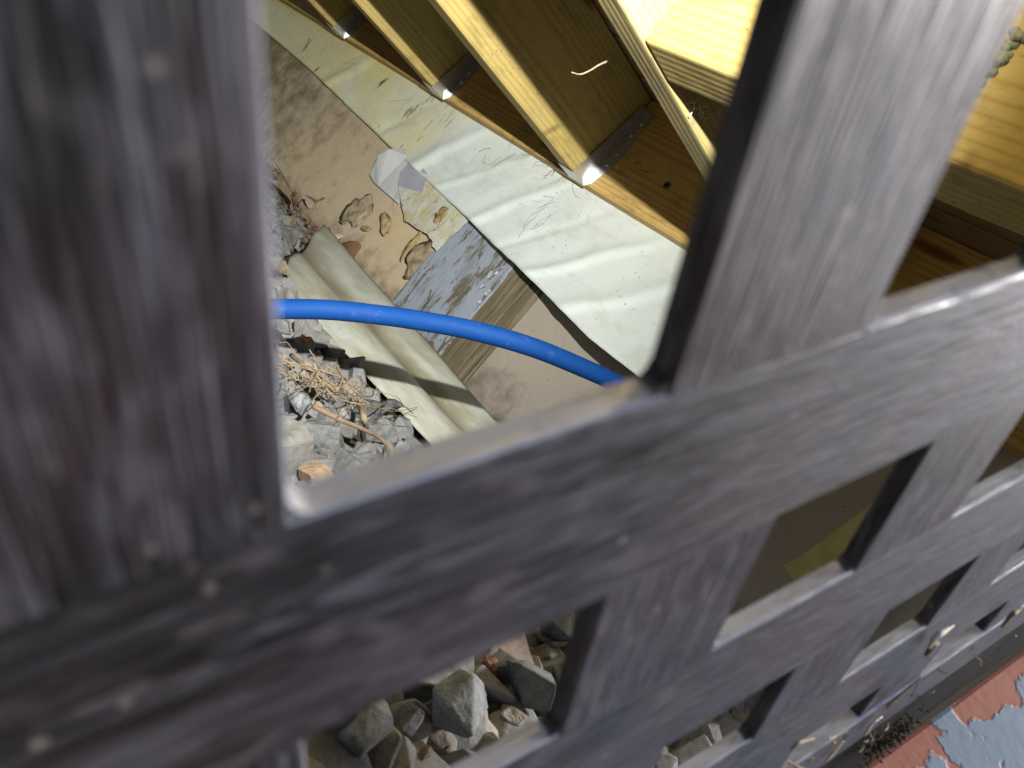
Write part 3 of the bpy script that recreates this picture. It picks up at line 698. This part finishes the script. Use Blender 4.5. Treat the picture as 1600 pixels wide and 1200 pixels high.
def slat(along, lo, hi, c0, c1, h0, h1, fillets=None):
    """along: 'A' or 'B' axis; local x runs along the slat so the grain follows it"""
    ax, ay = (A, B) if along == 'A' else (B, A)
    if ax.cross(ay).dot(N) < 0: az = -N
    else: az = N
    cen = lp((c0 + c1) / 2, (lo + hi) / 2) if along == 'A' else lp((lo + hi) / 2, (c0 + c1) / 2)
    hl, hw = (c1 - c0) * D / 2, (hi - lo) * D / 2
    sgn = 1 if az.dot(N) > 0 else -1
    bm = bmesh.new()
    e = .0009
    # cross-section with softened front edges
    cs = [(-hw, h1), (-hw, h0 + e), (-hw + e * .4, h0 + e * .35), (-hw + e, h0), (hw - e, h0), (hw - e * .4, h0 + e * .35), (hw, h0 + e), (hw, h1)]
    nseg = 1
    ends = []
    for x in (-hl, hl): ends.append([bm.verts.new((x, y, sgn * z)) for y, z in cs])
    for k in range(8): bm.faces.new((ends[0][k], ends[0][(k + 1) % 8], ends[1][(k + 1) % 8], ends[1][k]))
    bm.faces.new(ends[0]); bm.faces.new(ends[1][::-1])
    if fillets:
        r = .0026
        for fx, fd in fillets:           # fx: position along the slat (D units), fd: direction (+1/-1) along the slat away from the crossing slat
            for side in (-1, 1):
                x0 = (fx - (c0 + c1) / 2) * D; y0 = side * hw
                arc = [(x0 + fd * (r - r * math.sin(a)), y0 + side * (r - r * math.cos(a))) for a in [i * math.pi / 2 / 6 for i in range(7)]]
                arc = [(x0 - fd * .001, y0 - side * .001)] + arc + []
                pa = [bm.verts.new((x, y, sgn * (h0 + .0007))) for x, y in arc]; pb = [bm.verts.new((x, y, sgn * (h1 - .0001))) for x, y in arc]
                bm.faces.new(pa); bm.faces.new(pb[::-1]); n = len(arc)
                for k in range(n): bm.faces.new((pa[k], pb[k], pb[(k + 1) % n], pa[(k + 1) % n]))
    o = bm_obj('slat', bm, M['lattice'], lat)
    o.matrix_world = Matrix(((ax.x, ay.x, az.x, cen.x), (ax.y, ay.y, az.y, cen.y), (ax.z, ay.z, az.z, cen.z), (0, 0, 0, 1)))
    o.matrix_parent_inverse = Matrix.Identity(4); o.matrix_local = lat_inv @ o.matrix_world
    return o
for lo, hi in AS:
    fl = []
    for a, b in BS: fl += [(a, -1), (b, 1)]
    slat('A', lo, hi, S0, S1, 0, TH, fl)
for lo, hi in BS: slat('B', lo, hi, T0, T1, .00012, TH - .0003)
# edge rail of the panel with its black channel
def along_box(name, s0, s1, t0, t1, h0, h1, mat, parent, bev=.0012, cuts=30, jit=.0):
    bm = box_bm(-(s1 - s0) * D / 2, (s1 - s0) * D / 2, -(t1 - t0) * D / 2, (t1 - t0) * D / 2, min(h0, h1), max(h0, h1), bev, 2, cuts, jit)
    if A.cross(B).dot(N) < 0:
        for v in bm.verts: v.co.z *= -1
        az = -N
    else: az = N
    o = bm_obj(name, bm, mat, parent); c = lp((s0 + s1) / 2, (t0 + t1) / 2)
    mw = Matrix(((A.x, B.x, az.x, c.x), (A.y, B.y, az.y, c.y), (A.z, B.z, az.z, c.z), (0, 0, 0, 1)))
    if parent: o.matrix_local = lat_inv @ mw
    else: o.matrix_world = mw
    return o
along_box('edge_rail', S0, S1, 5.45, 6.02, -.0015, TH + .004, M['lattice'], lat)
along_box('rail_lip', S0, S1, 6.03, 6.35, .001, TH + .006, M['blackrub'], lat)
along_box('channel', S0, S1, 6.2, 8.04, .006, .016, M['blackrub'], lat, .003, 60, .0012)

# ------------------------------------------------------------------ painted board outside, under the rail
ob = along_box('painted_board', 2.0, 15.0, 8.05, 8.75, -.26, .004, M['flaked'], None, .003, 40, .0006)
tag(ob, 'orange board with flaking pale blue paint below the lattice edge at the lower right', 'board')
# its own coordinates: object axes follow the board, so shift origin to the visible edge

# debris caught along the rail
rd = random.Random(21)
def rp(px, py, t, h=-.004):
    """point on the rail: photo position carried to the plane B = t"""
    r = ray(px, py); return r * (t * D / r.dot(B))
for i, (pts, mat, lab) in enumerate([
    ([(1452, 1012), (1462, 996), (1478, 985), (1490, 978)], 'pale', 'pale curled leaf fragment caught on the lattice bar near the rail'),
    ([(1446, 1024), (1458, 1010), (1468, 1004)], 'leaf', 'reddish brown leaf fragment stuck on the lattice bar beside the rail'),
    ([(1235, 1172), (1250, 1160), (1272, 1154)], 'straw', 'straw-coloured leaf strip on the lowest lattice bar'),
    ([(1385, 1105), (1400, 1092), (1420, 1075), (1440, 1058)], 'straw', 'long straw stalk lying along the dark rail'),
    ([(1566, 980), (1580, 962), (1590, 955), (1600, 948)], 'straw', 'clump of straw stuck on the rail at the right edge'),
    ([(1290, 1190), (1302, 1176), (1318, 1158)], 'pale', 'pale stalk on the rail near the bottom edge'),
    ([(1352, 1148), (1362, 1132), (1378, 1120)], 'pale', 'thin whitish stalk over the black channel')]):
    q = [at(a, b, d=lp(0, 0).length) for a, b in pts]
    tt = []
    for a, b in pts:
        r = ray(a, b); k = (D - .003) / r.dot(N); tt.append(r * k)
    L_ = (tt[-1] - tt[0]).length
    o = bm_obj('leaf_scrap', tube_bm(catmull(tt, 5), lambda t: .0003 + .0006 * math.sin(3.14 * min(1, t + .1)) * (1.5 if i in (0, 1, 4) else .6), 6), M[mat], smooth=True)
    tag(o, lab, 'leaf scrap', 'scraps caught along the lattice rail')
bm = bmesh.new()
for k in range(70):
    s = rd.uniform(3.5, 12); t = rd.choice([5.4, 5.43, 6.05, 6.15]) + rd.gauss(0, .03)
    p = lp(s, t, -.003 + rd.uniform(-.001, .002)); d = (A * rd.gauss(0, 1) + B * rd.gauss(0, .3) + N * rd.gauss(0, .2)).normalized() * rd.uniform(.001, .005)
    tube_bm([p - d, p + N * -.0006, p + d], rd.uniform(.0002, .0006), 4, bm)
o = bm_obj('rail_debris', bm, M['straw']); tag(o, 'fine dry debris scattered along the lattice rail', 'debris', kind='stuff')
# moss clump and stems under the channel
bm = bmesh.new()
for k in range(150):
    q_ = rd.gauss(0, 26); r = ray(1388 + q_ * .8 + rd.gauss(0, 7), 1152 - q_ * .62 + rd.gauss(0, 7)); p = r * ((D + .001) / r.dot(N))
    d = (A * rd.gauss(0, 1) + B * rd.gauss(-.5, .7) + N * rd.gauss(-.4, .6)).normalized() * rd.uniform(.001, .003)
    tube_bm([p, p + d * .6 + N * -.001, p + d], lambda q: .0007 * (1.05 - q), 4, bm)
o = bm_obj('moss_clump', bm, M['moss']); tag(o, 'olive moss clump between the black channel and the painted board', 'moss', kind='stuff')
bpy.context.view_layer.update()
